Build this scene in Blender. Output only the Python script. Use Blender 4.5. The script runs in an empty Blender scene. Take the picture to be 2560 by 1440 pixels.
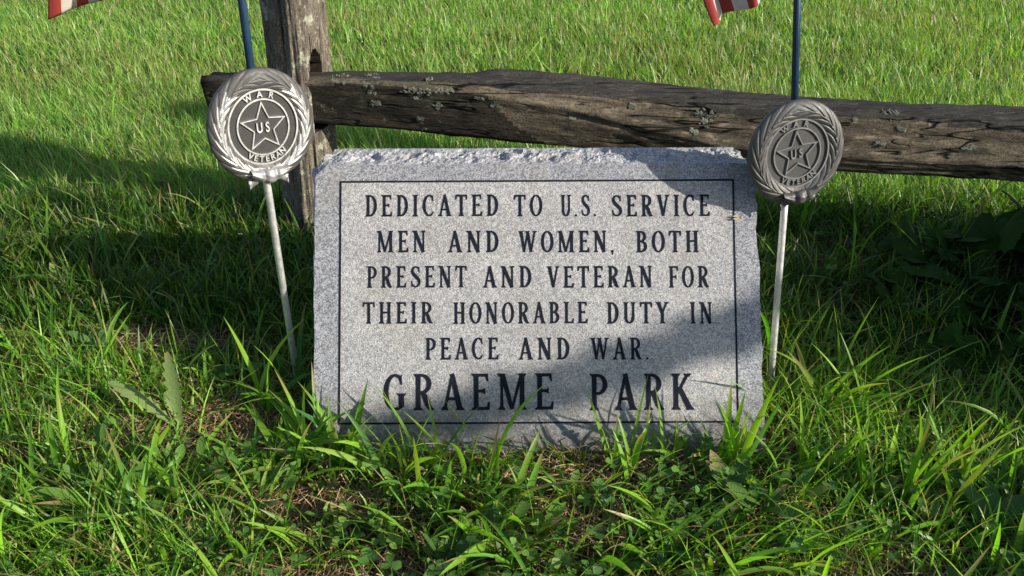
import bpy, math, random
import numpy as np
from mathutils import Vector, Matrix
R = math.radians
rng = np.random.default_rng(11)
random.seed(5)
sc = bpy.context.scene
COL = sc.collection

# ------------------------------------------------------------------ camera, sky, sun
CAM_H, PITCH, FPX = 0.75, R(30), 2009.0
cd = bpy.data.cameras.new('camera'); cam = bpy.data.objects.new('camera', cd); COL.objects.link(cam)
cam.location = (0, 0, CAM_H); cam.rotation_euler = (R(90) - PITCH, 0, 0)
cd.sensor_width = 36; cd.lens = 36 * FPX / 2560; cd.clip_start = 0.02; cd.clip_end = 500
sc.camera = cam
SUN_EL, SUN_AZ = R(22), R(115)          # azimuth clockwise from +Y
L = np.array([math.sin(SUN_AZ) * math.cos(SUN_EL), math.cos(SUN_AZ) * math.cos(SUN_EL), math.sin(SUN_EL)])
w = bpy.data.worlds.new('World'); sc.world = w; w.use_nodes = True
nt = w.node_tree; bg = nt.nodes['Background']
sky = nt.nodes.new('ShaderNodeTexSky'); sky.sky_type = 'NISHITA'; sky.sun_disc = False
sky.sun_elevation = SUN_EL; sky.sun_rotation = SUN_AZ
nt.links.new(sky.outputs[0], bg.inputs[0]); bg.inputs[1].default_value = 0.102
sd = bpy.data.lights.new('sun', 'SUN'); sun = bpy.data.objects.new('sun', sd); COL.objects.link(sun)
sd.energy = 4.9; sd.angle = R(0.7); sd.color = (1.0, 0.91, 0.77)
sun.rotation_euler = Vector(L).to_track_quat('Z', 'Y').to_euler(); sun.location = (3, -2, 3)
sc.view_settings.view_transform = 'Standard'; sc.view_settings.look = 'None'
sc.view_settings.exposure = 0.66; sc.view_settings.gamma = 1
sc.render.engine = 'CYCLES'
sc.cycles.max_bounces = 6; sc.cycles.transmission_bounces = 4; sc.cycles.transparent_max_bounces = 6

CAM = np.array([0, 0, CAM_H])
FW = np.array([0, math.cos(PITCH), -math.sin(PITCH)]); UP = np.array([0, math.sin(PITCH), math.cos(PITCH)]); RT = np.array([1., 0, 0])
def ray(u, v): return FW + (u - 1280) / FPX * RT + (720 - v) / FPX * UP
def at_t(u, v, t): return CAM + t * ray(u, v)
def at_y(u, v, y): d = ray(u, v); return CAM + d * (y / d[1])
def at_z(u, v, z=0.0): d = ray(u, v); return CAM + d * ((z - CAM_H) / d[2])

# ------------------------------------------------------------------ helpers
def _hash(ix, iy, seed):
    h = (ix.astype(np.int64) * 374761393 + iy.astype(np.int64) * 668265263 + seed * 974711) & 0x7fffffff
    h = ((h ^ (h >> 13)) * 1274126177) & 0x7fffffff
    return ((h ^ (h >> 16)) & 0xffff) / 65535.0
def vnoise(x, y, seed=0):
    x = np.asarray(x, float); y = np.asarray(y, float)
    ix, iy = np.floor(x), np.floor(y); fx, fy = x - ix, y - iy
    fx = fx * fx * (3 - 2 * fx); fy = fy * fy * (3 - 2 * fy)
    a, b = _hash(ix, iy, seed), _hash(ix + 1, iy, seed); c, d = _hash(ix, iy + 1, seed), _hash(ix + 1, iy + 1, seed)
    return (a + (b - a) * fx) * (1 - fy) + (c + (d - c) * fx) * fy
def fbm(x, y, seed=0, o=4):
    s, a, t = 0, 0.5, 0
    for k in range(o):
        s = s + a * vnoise(np.asarray(x) * 2 ** k, np.asarray(y) * 2 ** k, seed + 31 * k); t += a; a *= .5
    return s / t
def gz(x, y):
    x = np.asarray(x, float); y = np.asarray(y, float)
    near = np.clip(3 - np.hypot(x, y - 1), 0, 1)
    return (fbm(x * 3, y * 3, 5) - .5) * .035 + (fbm(x * 14, y * 14, 9, 3) - .5) * .012 * near

def raw_mesh(name, V, faces_quads=None, faces_any=None, mat=None, smooth=True, col=None):
    me = bpy.data.meshes.new(name)
    V = np.asarray(V, np.float32)
    if faces_any is not None:
        me.from_pydata([tuple(map(float, v)) for v in V], [], [tuple(map(int, f)) for f in faces_any])
    else:
        F = np.asarray(faces_quads, np.int32); k = F.shape[1]
        me.vertices.add(len(V)); me.vertices.foreach_set('co', V.ravel())
        me.loops.add(F.size); me.loops.foreach_set('vertex_index', F.ravel())
        me.polygons.add(len(F)); me.polygons.foreach_set('loop_start', np.arange(0, F.size, k, dtype=np.int32))
        me.update(calc_edges=True)
    if col is not None:
        at = me.attributes.new('col', 'FLOAT_COLOR', 'POINT')
        c4 = np.ones((len(V), 4), np.float32); c4[:, :3] = col
        at.data.foreach_set('color', c4.ravel())
    me.polygons.foreach_set('use_smooth', [smooth] * len(me.polygons))
    me.validate(); me.update()
    if mat: me.materials.append(mat)
    return me
def obj(name, me, parent=None, label=None, cat=None, group=None, kind=None, loc=None):
    o = bpy.data.objects.new(name, me); COL.objects.link(o)
    if parent: o.parent = parent
    if loc is not None: o.location = loc
    if label: o['label'] = label
    if cat: o['category'] = cat
    if group: o['group'] = group
    if kind: o['kind'] = kind
    return o
def thing(name, label, cat, loc, group=None):
    o = obj(name, None, None, label, cat, group, None, loc); o.empty_display_size = .05
    return o
class MB:
    def __init__(s): s.v, s.f = [], []
    def add(s, v, f):
        b = len(s.v); s.v += [tuple(map(float, p)) for p in v]; s.f += [tuple(i + b for i in q) for q in f]
    def mesh(s, name, mat, smooth=True): return raw_mesh(name, s.v, faces_any=s.f, mat=mat, smooth=smooth)
def tube(mb, pts, rad, n=12, cap=True):
    pts = [np.array(p, float) for p in pts]; rad = np.broadcast_to(rad, (len(pts),))
    vs, fs = [], []
    ref = np.array([0.31, .17, .93])
    for i, p in enumerate(pts):
        t = pts[min(i + 1, len(pts) - 1)] - pts[max(i - 1, 0)]; t /= np.linalg.norm(t) + 1e-12
        r_ = ref if abs(t @ ref) < .95 else np.array([1., 0, 0])
        a = np.cross(t, r_); a /= np.linalg.norm(a); b = np.cross(t, a)
        for k in range(n):
            th = 2 * math.pi * k / n
            vs.append(p + rad[i] * (math.cos(th) * a + math.sin(th) * b))
    for i in range(len(pts) - 1):
        for k in range(n):
            fs.append((i * n + k, i * n + (k + 1) % n, (i + 1) * n + (k + 1) % n, (i + 1) * n + k))
    if cap:
        fs.append(tuple(range(n - 1, -1, -1))); fs.append(tuple((len(pts) - 1) * n + k for k in range(n)))
    mb.add(vs, fs)

# ------------------------------------------------------------------ materials
class NM:
    def __init__(s, name):
        s.m = bpy.data.materials.new(name); s.m.use_nodes = True; s.t = s.m.node_tree
        s.p = s.t.nodes['Principled BSDF']; s.out = s.t.nodes['Material Output']
    def n(s, ty, **kw):
        q = s.t.nodes.new(ty)
        for k, v in kw.items():
            if k.startswith('_'): setattr(q, k[1:], v)
            else:
                key = int(k[1:]) if k[0] == 'i' and k[1:].isdigit() else k
                q.inputs[key].default_value = v
        return q
    def l(s, a, b): s.t.links.new(a, b)
    def coord(s, scale=(1, 1, 1)):
        tc = s.n('ShaderNodeTexCoord'); mp = s.n('ShaderNodeMapping'); mp.inputs['Scale'].default_value = scale
        s.l(tc.outputs['Object'], mp.inputs['Vector']); return mp.outputs[0]
    def noise(s, vec, scale, detail=3, rough=.55, out=0):
        q = s.n('ShaderNodeTexNoise'); q.inputs['Scale'].default_value = scale; q.inputs['Detail'].default_value = detail; q.inputs['Roughness'].default_value = rough
        s.l(vec, q.inputs['Vector']); return q.outputs[out]
    def ramp(s, fac, stops, interp='LINEAR'):
        q = s.n('ShaderNodeValToRGB'); q.color_ramp.interpolation = interp; e = q.color_ramp.elements
        while len(e) < len(stops): e.new(.5)
        for i, (p, c) in enumerate(stops): e[i].position = p; e[i].color = (*c, 1) if len(c) == 3 else c
        s.l(fac, q.inputs[0]); return q.outputs[0]
    def mix(s, fac, a, b, mode='MIX'):
        q = s.n('ShaderNodeMix', _data_type='RGBA', _blend_type=mode)
        for src, i in ((fac, 0), (a, 6), (b, 7)):
            if isinstance(src, (int, float)): q.inputs[i].default_value = src
            elif isinstance(src, tuple): q.inputs[i].default_value = (*src, 1)
            else: s.l(src, q.inputs[i])
        return q.outputs[2]
    def bump(s, h, strength, dist, normal=None):
        q = s.n('ShaderNodeBump'); q.inputs['Strength'].default_value = strength; q.inputs['Distance'].default_value = dist
        s.l(h, q.inputs['Height'])
        if normal: s.l(normal, q.inputs['Normal'])
        return q.outputs[0]
    def set(s, color=None, rough=None, metal=None, spec=None, normal=None):
        for k, v in (('Base Color', color), ('Roughness', rough), ('Metallic', metal), ('Specular IOR Level', spec), ('Normal', normal)):
            if v is None: continue
            if isinstance(v, (int, float)): s.p.inputs[k].default_value = v
            elif isinstance(v, tuple): s.p.inputs[k].default_value = (*v, 1)
            else: s.l(v, s.p.inputs[k])
        return s.m

def leaf_mat(name, transl=.38, rough=.45, spec=.35, bump=0.0, tint=(1.25, 1.25, .6)):
    m = NM(name); at = m.n('ShaderNodeAttribute', _attribute_name='col')
    col = at.outputs['Color']
    m.set(color=col, rough=rough, spec=spec)
    tr = m.n('ShaderNodeBsdfTranslucent'); m.l(m.mix(1.0, col, tint, 'MULTIPLY'), tr.inputs[0])
    if bump:
        nz = m.noise(m.coord(), 260, 2); nb = m.bump(nz, bump, .002)
        m.l(nb, m.p.inputs['Normal']); m.l(nb, tr.inputs['Normal'])
    mx = m.n('ShaderNodeMixShader'); mx.inputs[0].default_value = transl
    m.l(m.p.outputs[0], mx.inputs[1]); m.l(tr.outputs[0], mx.inputs[2]); m.l(mx.outputs[0], m.out.inputs[0])
    return m.m
M_GRASS = leaf_mat('grass_blade', .48, .40, .45, 0, (1.3, 1.42, .5))
M_WEED = leaf_mat('weed_leaf', .30, .5, .3, .35)
M_VINE = leaf_mat('vine_leaf', .28, .7, .06, .5)
M_STRAW = leaf_mat('dry_straw', .15, .7, .2, 0, (1.1, 1, .8))

def granite(name, lo, mid, hi, rough, spec, bstr, bdist, bscale):
    m = NM(name); v = m.coord()
    vo = m.n('ShaderNodeTexVoronoi'); vo.inputs['Scale'].default_value = 820; m.l(v, vo.inputs['Vector'])
    sep = m.n('ShaderNodeSeparateColor'); m.l(vo.outputs['Color'], sep.inputs[0])
    c1 = m.ramp(sep.outputs[0], [(0, lo), (.22, lo), (.30, mid), (.68, mid), (.78, hi), (1, hi)])
    fn = m.noise(v, 900, 3, .7)
    c2 = m.mix(m.ramp(fn, [(.36, (1, 1, 1)), (.46, (0, 0, 0))]), c1, lo)
    vo2 = m.n('ShaderNodeTexVoronoi'); vo2.inputs['Scale'].default_value = 300; m.l(v, vo2.inputs['Vector'])
    sep2 = m.n('ShaderNodeSeparateColor'); m.l(vo2.outputs['Color'], sep2.inputs[0])
    c2 = m.mix(m.ramp(sep2.outputs[1], [(.86, (0, 0, 0)), (.90, (.65, .65, .65))]), c2, lo)
    c2 = m.mix(m.ramp(sep2.outputs[2], [(.88, (0, 0, 0)), (.92, (.55, .55, .55))]), c2, hi)
    big = m.noise(v, 9, 4, .6)
    c3 = m.mix(1.0, c2, m.ramp(big, [(.3, (.86, .86, .88)), (.7, (1.08, 1.07, 1.05))]), 'MULTIPLY')
    # faint water and algae stains
    st = m.noise(m.coord((5, 5, 1.1)), 3.6, 6, .68)
    c4 = m.mix(m.ramp(st, [(.50, (0, 0, 0)), (.72, (.42, .42, .42))]), c3, (.24, .225, .19))
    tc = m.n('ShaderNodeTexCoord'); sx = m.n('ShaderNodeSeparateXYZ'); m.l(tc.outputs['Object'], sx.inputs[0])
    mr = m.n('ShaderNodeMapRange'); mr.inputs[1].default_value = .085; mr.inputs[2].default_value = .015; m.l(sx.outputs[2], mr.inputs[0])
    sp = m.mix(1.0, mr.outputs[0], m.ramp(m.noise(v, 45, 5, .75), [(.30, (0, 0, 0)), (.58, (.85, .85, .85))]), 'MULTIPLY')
    c4 = m.mix(sp, c4, (.105, .095, .080))  # soil stain at the base, deepened to stand in for shade from the grass
    bn = m.noise(v, bscale, 3, .65)
    return m.set(color=c4, rough=rough, spec=spec, normal=m.bump(bn, bstr, bdist))
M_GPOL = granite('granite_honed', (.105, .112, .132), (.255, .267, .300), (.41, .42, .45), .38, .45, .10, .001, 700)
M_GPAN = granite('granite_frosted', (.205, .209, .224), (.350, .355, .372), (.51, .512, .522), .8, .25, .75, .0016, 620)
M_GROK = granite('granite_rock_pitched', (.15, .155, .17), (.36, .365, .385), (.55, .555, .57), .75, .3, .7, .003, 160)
m = NM('black_letter_paint'); v = m.coord()
M_INK = m.set(color=m.ramp(m.noise(v, 240, 4, .7), [(.3, (.007, .009, .014)), (.7, (.016, .019, .028)), (.9, (.045, .047, .055))]), rough=.85, spec=.06, normal=m.bump(m.noise(v, 700, 2), .4, .0008))

def wood(name, axis_scale, base, dark, pale, lichen_amt, lichen_lo=.60):
    m = NM(name); v = m.coord(axis_scale); vi = m.coord()
    g = m.noise(v, 55, 6, .68); g2 = m.noise(v, 210, 4, .7); big = m.noise(vi, 7, 5, .65)
    c = m.ramp(g, [(.25, dark), (.5, base), (.78, pale)])
    c = m.mix(m.ramp(g2, [(.32, (1, 1, 1)), (.44, (0, 0, 0))]), c, tuple(x * .35 for x in dark))
    c = m.mix(m.ramp(big, [(.42, (0, 0, 0)), (.62, (1, 1, 1))]), c, m.mix(.55, c, dark))
    c = m.mix(m.ramp(m.noise(vi, 330, 3, .75), [(.40, (.75, .75, .75)), (.52, (0, 0, 0))]), c, tuple(x * .6 for x in dark))
    c = m.mix(m.ramp(m.noise(m.coord(tuple(q * (3 if q < 1 else 1) for q in axis_scale)), 120, 4, .7), [(.56, (0, 0, 0)), (.70, (.65, .65, .65))]), c, tuple(x * 1.35 for x in pale))
    c = m.mix(m.ramp(m.noise(vi, 16, 4, .6), [(.55, (0, 0, 0)), (.75, (.4, .4, .4))]), c, (.07, .08, .04))
    vc = m.coord(tuple(q * (.22 if q < 1 else 1) for q in axis_scale)); ck = m.noise(vc, 34, 2, .5)
    ckm = m.ramp(ck, [(.474, (0, 0, 0)), (.492, (1, 1, 1)), (.500, (1, 1, 1)), (.518, (0, 0, 0))])
    br = m.ramp(m.noise(vi, 9, 2), [(.48, (0, 0, 0)), (.56, (1, 1, 1))]); ckm = m.mix(1.0, ckm, br, 'MULTIPLY')
    c = m.mix(ckm, c, tuple(x * .22 for x in dark))
    ln = m.noise(vi, 26, 5, .72); lm = m.ramp(ln, [(lichen_lo, (0, 0, 0)), (lichen_lo + .05, (lichen_amt,) * 3)])
    lc = m.ramp(m.noise(vi, 190, 3, .6), [(.3, (.18, .20, .14)), (.7, (.46, .47, .38))])
    c = m.mix(lm, c, lc)
    nb = m.bump(g, .7, .006); nb = m.bump(g2, .65, .0025, nb); nb = m.bump(lm, .5, .002, nb); inv = m.ramp(ckm, [(0, (1, 1, 1)), (1, (0, 0, 0))]); nb = m.bump(inv, .8, .006, nb)
    return m.set(color=c, rough=.85, spec=.2, normal=nb)
M_RAIL = wood('weathered_rail_wood', (.10, 1, 1), (.165, .134, .095), (.042, .036, .029), (.27, .228, .168), .4, .68)
M_RAILTOP = wood('dark_rail_top', (.10, 1, 1), (.060, .055, .049), (.022, .021, .020), (.105, .097, .085), .4, .66)  # darker wood along the top facet
M_RAILSHADE = wood('shaded_rail_face', (.10, 1, 1), (.050, .042, .032), (.018, .016, .013), (.088, .074, .057), .45, .635)  # shadow on the rail's lower left put into the wood colour
M_POST = wood('weathered_post_wood', (1, 1, .12), (.175, .152, .122), (.048, .042, .037), (.30, .27, .215), .8, .57)

def metal(name, col, rough, met=1.0, bs=.25, bscale=420, bdist=.0006, grime=None):
    m = NM(name); v = m.coord(); nz = m.noise(v, 60, 5, .6)
    c = m.ramp(nz, [(.3, tuple(x * .78 for x in col)), (.7, tuple(min(1, x * 1.12) for x in col))])
    if grime: c = m.mix(m.ramp(m.noise(v, 130, 4, .7), [(.52, (0, 0, 0)), (.72, (.6, .6, .6))]), c, grime)
    r = m.ramp(m.noise(v, 180, 3), [(.3, (rough * .85,) * 3), (.7, (min(1, rough * 1.15),) * 3)])
    return m.set(color=c, rough=r, metal=met, normal=m.bump(m.noise(v, bscale, 3), bs, bdist))
M_WREATH = metal('darkened_aluminium_wreath', (.074, .074, .076), .55, .15, .4, 520, .0006, (.046, .046, .047))
M_RELIEF = metal('bare_aluminium_relief', (.62, .64, .67), .5, 1, .2)
M_FIELD = metal('dark_sandcast_field', (.032, .032, .033), .7, .0, .5, 900, .0006)
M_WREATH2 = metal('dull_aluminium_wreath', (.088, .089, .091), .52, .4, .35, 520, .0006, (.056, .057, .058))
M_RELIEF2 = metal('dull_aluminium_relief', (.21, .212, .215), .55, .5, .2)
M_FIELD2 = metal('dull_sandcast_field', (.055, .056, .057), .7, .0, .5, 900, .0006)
M_BAND = metal('pale_leaf_band', (.46, .47, .485), .55, .85, .3, 420, .0006, (.24, .24, .24))  # paler band along the wreath leaves, left marker only
M_BOW = metal('worn_aluminium_ribbon', (.34, .345, .35), .55, .6, .3, 420, .0006, (.16, .16, .16))
M_ROD = metal('aluminium_rod', (.70, .71, .72), .5, .75, .2, 200, .0006, (.36, .35, .33))
m = NM('blue_stick_paint'); v = m.coord((1, 1, .25))
M_STICK = m.set(color=m.ramp(m.noise(v, 60, 4), [(.3, (.008, .026, .058)), (.7, (.016, .050, .100))]), rough=.42, spec=.45, normal=m.bump(m.noise(v, 150, 3), .25, .001))
def cloth(name, c):
    m = NM(name); v = m.coord(); nz = m.noise(v, 24, 5)
    m.set(color=m.ramp(nz, [(.3, tuple(x * .82 for x in c)), (.7, c)]), rough=.8, spec=.15, normal=m.bump(m.noise(v, 1500, 1), .25, .0005))
    tr = m.n('ShaderNodeBsdfTranslucent'); tr.inputs[0].default_value = (*c, 1); mx = m.n('ShaderNodeMixShader'); mx.inputs[0].default_value = .3
    m.l(m.p.outputs[0], mx.inputs[1]); m.l(tr.outputs[0], mx.inputs[2]); m.l(mx.outputs[0], m.out.inputs[0]); return m.m
M_RED = cloth('red_cloth', (.42, .070, .060)); M_WHITE = cloth('white_cloth', (.68, .64, .58)); M_BLUE = cloth('blue_cloth', (.02, .03, .12))
m = NM('soil'); v = m.coord()
c = m.ramp(m.noise(v, 55, 6, .7), [(.28, (.030, .021, .014)), (.5, (.085, .055, .034)), (.75, (.16, .11, .07))])
far = m.noise(v, 3, 5, .6)
tc = m.n('ShaderNodeTexCoord'); sx = m.n('ShaderNodeSeparateXYZ'); m.l(tc.outputs['Object'], sx.inputs[0])
mr = m.n('ShaderNodeMapRange'); mr.inputs[1].default_value = 1.5; mr.inputs[2].default_value = 2.4; m.l(sx.outputs[1], mr.inputs[0])
lawn = m.ramp(m.noise(v, 40, 5, .7), [(.3, (.03, .05, .012)), (.7, (.07, .10, .025))])
M_SOIL = m.set(color=m.mix(mr.outputs[0], c, lawn), rough=.95, spec=.1, normal=m.bump(m.noise(v, 120, 5, .7), .8, .01))

# ------------------------------------------------------------------ ground
gx = np.concatenate([np.linspace(-90, -3.2, 26)[:-1], np.linspace(-3.2, 3.2, 260), np.linspace(3.2, 90, 26)[1:]])
gy = np.concatenate([np.linspace(-90, -.6, 26)[:-1], np.linspace(-.6, 4.6, 210), np.linspace(4.6, 150, 40)[1:]])
X, Y = np.meshgrid(gx, gy); V = np.stack([X, Y, gz(X, Y)], -1).reshape(-1, 3); nx = len(gx)
I, J = np.meshgrid(np.arange(nx - 1), np.arange(len(gy) - 1)); b = (J * nx + I).ravel()
obj('ground', raw_mesh('ground', V, np.stack([b, b + 1, b + nx + 1, b + nx], 1), mat=M_SOIL), label='bare brown soil and lawn under the grass', kind='structure')

# ------------------------------------------------------------------ granite slant marker
DEL = R(3.25); NU = math.cos(DEL) * UP + math.sin(DEL) * FW; NN = math.sin(DEL) * UP - math.cos(DEL) * FW
ROLL = .0053; OX = .0357
FO = CAM + 1.12 * FW + OX * RT
FA = math.cos(ROLL) * RT + math.sin(ROLL) * NU; FU = -math.sin(ROLL) * RT + math.cos(ROLL) * NU
def face(u, v):
    d = ray(u, v); t = ((FO - CAM) @ NN) / (d @ NN); p = CAM + d * t - FO
    return p @ FA, p @ FU
def fpt(a, q, n=0.0): return FO + a * FA + q * FU + n * NN
st_loc = np.array([OX, .86, 0.0])
stone = thing('granite_marker', 'grey granite slant memorial stone with engraved black dedication lettering', 'memorial stone', st_loc)
aL, aR, qT, qB = -.3115, .3075, .1745, -.262
def outline():
    pts = []
    N = 150
    for k in range(N):            # bottom -> left side going up
        t = k / N; q = qB + (qT - .016 - qB) * t; pts.append((aL + .0035 * (fbm(t * 14, 1, 3) - .5), q, 'L'))
    for k in range(24): t = k / 24; pts.append((aL + .016 * t + .002 * (vnoise(t * 9, 3) - .5), qT - .016 + .016 * t, 'C'))
    for k in range(200):
        t = k / 200; pts.append((aL + .016 + (aR - aL - .030) * t, qT + .0022 * (fbm(t * 26, 2, 7) - .5), 'T'))
    for k in range(20): t = k / 20; pts.append((aR - .014 + .014 * t, qT - .024 * t, 'C'))
    for k in range(N):
        t = k / N; q = qT - .024 + (qB - qT + .024) * t
        pts.append((aR + .004 * t + .007 * (fbm(t * 9, 5, 13) - .5) + .0035 * (fbm(t * 40, 5, 17) - .5), q, 'R'))
    for k in range(40): t = k / 40; pts.append((aR + .004 + (aL - aR - .004) * t, qB, 'B'))
    return pts
OL = outline(); n = len(OL); V = [fpt(a, q) for a, q, _ in OL]; F = []
yb = fpt(0, qT)[1] + .062
NS = 14
for s in range(1, NS + 1):
    t = s / NS
    for i, (a, q, sd_) in enumerate(OL):
        p = fpt(a, q); wid = (a - aL) / (aR - aL); up = (q - qB) / (qT - qB)
        y = p[1] + (yb - p[1]) * t
        cx = (2 * wid - 1); nz = fbm(a * 55 + (7 if sd_ in 'LC' else 0), t * 3.2 + q * 25, 23, 4) - .5
        out = math.sin(math.pi * min(1, t * 1.0)) ** .7
        z = p[2]; x = p[0]
        if sd_ in 'TC':
            nz = np.round(nz * 9) / 9 * .55 + nz * .45
            z += out * (.001 + .015 * nz) + .001 * t + .005 * (fbm(a * 220, t * 16, 41, 2) - .5) * out
            if abs(cx) > .95: z -= .012 * t * (abs(cx) - .95) / .05
        if sd_ in 'LRC':
            x += (-1 if cx < 0 else 1) * (out * (.010 + .016 * nz) - .006 * t) * (1 if sd_ != 'R' else .25)
        V.append(np.array([x, y, z]))
F = [tuple(range(n))[::-1]]
for s in range(NS):
    for i in range(n):
        j = (i + 1) % n; F.append((s * n + i, s * n + j, (s + 1) * n + j, (s + 1) * n + i))
F.append(tuple(NS * n + i for i in range(n)))
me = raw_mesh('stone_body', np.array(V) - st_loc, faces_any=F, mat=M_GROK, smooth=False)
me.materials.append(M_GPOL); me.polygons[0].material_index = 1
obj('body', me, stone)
g = [face(852, 455), face(1832, 450), face(1845, 1055), face(848, 1058)]
gl, gr = (g[0][0] + g[3][0]) / 2, (g[1][0] + g[2][0]) / 2; gt, gb_ = (g[0][1] + g[1][1]) / 2, (g[2][1] + g[3][1]) / 2
gw = .0026
mb = MB()
mb.add([fpt(a, q, .0004) - st_loc for a, q in ((gl, gb_), (gr, gb_), (gr, gt), (gl, gt))], [(0, 1, 2, 3)])
obj('frosted_panel', mb.mesh('frosted_panel', M_GPAN, False), stone)
mb = MB(); o_ = [(gl - gw * .5, gb_ - gw * .5), (gr + gw * .5, gb_ - gw * .5), (gr + gw * .5, gt + gw * .5), (gl - gw * .5, gt + gw * .5)]
i_ = [(gl + gw * .5, gb_ + gw * .5), (gr - gw * .5, gb_ + gw * .5), (gr - gw * .5, gt - gw * .5), (gl + gw * .5, gt - gw * .5)]
mb.add([fpt(a, q, .0008) - st_loc for a, q in o_ + i_], [(k, (k + 1) % 4, 4 + (k + 1) % 4, 4 + k) for k in range(4)])
obj('border_groove', mb.mesh('border_groove', M_INK, False), stone)

# --- lettering: condensed roman capitals drawn as strokes, unit cap height
S_, T_ = .145, .075
def rib(pts, ws): return ('r', pts, ws if hasattr(ws, '__len__') else [ws] * len(pts))
def poly(*p): return ('p', list(p))
def serif(x, y, wdt, up):      # bracketed foot or head serif on a stem end
    h = .055 if up else -.055
    return [poly((x - wdt, y), (x + wdt, y), (x + wdt * .92, y + h * .55), (x + wdt * .50, y + h * 1.7), (x - wdt * .50, y + h * 1.7), (x - wdt * .92, y + h * .55))]
def stem(x, y0=0., y1=1., s=S_, a=True, b=True):
    r = [poly((x - s / 2, y0), (x + s / 2, y0), (x + s / 2 * .93, (y0 + y1) / 2), (x + s / 2, y1), (x - s / 2, y1), (x - s / 2 * .93, (y0 + y1) / 2))]
    if a: r += serif(x, y0, s * .5 + .065, True)
    if b: r += serif(x, y1, s * .5 + .065, False)
    return r
def arc(cx, cy, rx, ry, a0, a1, thick, thin, n=22):
    P, W = [], []
    for k in range(n + 1):
        t = R(a0 + (a1 - a0) * k / n); P.append((cx + rx * math.cos(t), cy + ry * math.sin(t))); W.append(thin + (thick - thin) * abs(math.cos(t)) ** 1.4)
    return rib(P, W)
def arm(y, x0, x1, w_, tip, d):   # horizontal arm with a beaked tip
    return [poly((x0, y - w_ / 2), (x1, y - w_ / 2), (x1, y + w_ / 2), (x0, y + w_ / 2)),
            poly((x1 - .085, y + d * w_ / 2 * .2), (x1 + .008, y - d * w_ / 2), (x1 + .020, y + d * tip), (x1 - .025, y + d * tip))]
def G(ch):
    s, t = S_, T_
    if ch == 'I': return .32, stem(.16)
    if ch == 'H': return .68, stem(.155) + stem(.525) + [poly((.155, .47), (.525, .47), (.525, .56), (.155, .56))]
    if ch == 'E': return .56, stem(.155) + arm(.955, .155, .49, .09, .17, -1) + arm(.52, .155, .40, .085, .075, 1) + arm(.52, .155, .40, .08, .075, -1) + arm(.045, .155, .53, .09, .18, 1)
    if ch == 'F': return .54, stem(.155) + arm(.955, .155, .50, .09, .18, -1) + arm(.50, .155, .41, .085, .085, 1) + arm(.50, .155, .41, .08, .085, -1)
    if ch == 'L': return .54, stem(.155) + arm(.045, .155, .52, .09, .19, 1)
    if ch == 'T': return .62, stem(.31, b=False) + arm(.955, .31, .59, .09, .19, -1) + [('m', .31, k) for k in arm(.955, .31, .59, .09, .19, -1)]
    if ch == 'D': return .62, stem(.155) + [rib([(.14, .957), (.26, .957)], .085), rib([(.14, .043), (.26, .043)], .085), arc(.25, .5, .275, .457, -90, 90, s, t)]
    if ch == 'P': return .56, stem(.155) + [rib([(.14, .957), (.26, .957)], .085), rib([(.14, .46), (.26, .46)], .08), arc(.25, .708, .225, .249, -90, 90, s * .95, t)]
    if ch == 'R': return .62, stem(.155) + [rib([(.14, .957), (.26, .957)], .085), rib([(.14, .49), (.28, .49)], .08), arc(.25, .724, .22, .233, -90, 90, s * .95, t), rib([(.27, .50), (.36, .36), (.43, .17), (.50, .05), (.60, .02)], [.12, .16, .165, .13, .05])]
    if ch == 'B': return .60, stem(.155) + [rib([(.14, .957), (.26, .957)], .085), rib([(.14, .52), (.28, .52)], .075), rib([(.14, .043), (.26, .043)], .085), arc(.25, .738, .195, .219, -90, 90, s * .92, t), arc(.25, .28, .235, .237, -90, 90, s * .97, t)]
    if ch == 'O': return .66, [arc(.33, .5, .245, .463, 0, 362, s, .075, 40)]
    if ch == 'C': return .60, [arc(.34, .5, .255, .463, 62, 298, s, .08, 30), poly((.435, .90), (.53, .985), (.545, .70), (.50, .70)), poly((.435, .11), (.48, .05), (.565, .21), (.53, .24))]
    if ch == 'G': return .66, [arc(.34, .5, .255, .463, 62, 290, s, .08, 30), poly((.435, .90), (.53, .985), (.545, .70), (.50, .70)), poly((.43, .0), (.60, .10), (.60, .43), (.45, .43), (.45, .12))] + serif(.525, .47, .135, False)
    if ch == 'S':
        P = [(.475, .80), (.43, .90), (.30, .957), (.17, .90), (.125, .76), (.19, .62), (.31, .51), (.44, .39), (.49, .24), (.43, .10), (.29, .043), (.15, .10), (.09, .22)]
        W = [.05, .075, .08, .10, .145, .16, .165, .16, .145, .10, .08, .075, .05]
        Q, U = smooth(P, W); return .58, [rib(Q, U), poly((.40, .89), (.49, .985), (.505, .70), (.465, .70)), poly((.16, .11), (.085, .015), (.06, .32), (.10, .32))]
    if ch == 'U': return .66, stem(.155, .3, 1, a=False) + stem(.52, .3, 1, .11, a=False) + [arc(.327, .31, .18, .27, 180, 360, .14, .085)]
    if ch == 'A': return .66, [rib([(.325, .98), (.11, .02)], [.085, .085]), rib([(.315, 1.0), (.54, .02)], [.13, .165]), poly((.19, .27), (.46, .27), (.45, .355), (.21, .355)), poly((.25, .96), (.36, 1.02), (.38, .9), (.30, .9))] + serif(.11, 0, .11, True) + serif(.545, 0, .13, True)
    if ch == 'V': return .66, [rib([(.125, .98), (.335, .02)], [.165, .13]), rib([(.54, .98), (.335, .02)], [.085, .085])] + serif(.125, 1, .13, False) + serif(.545, 1, .11, False)
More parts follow.
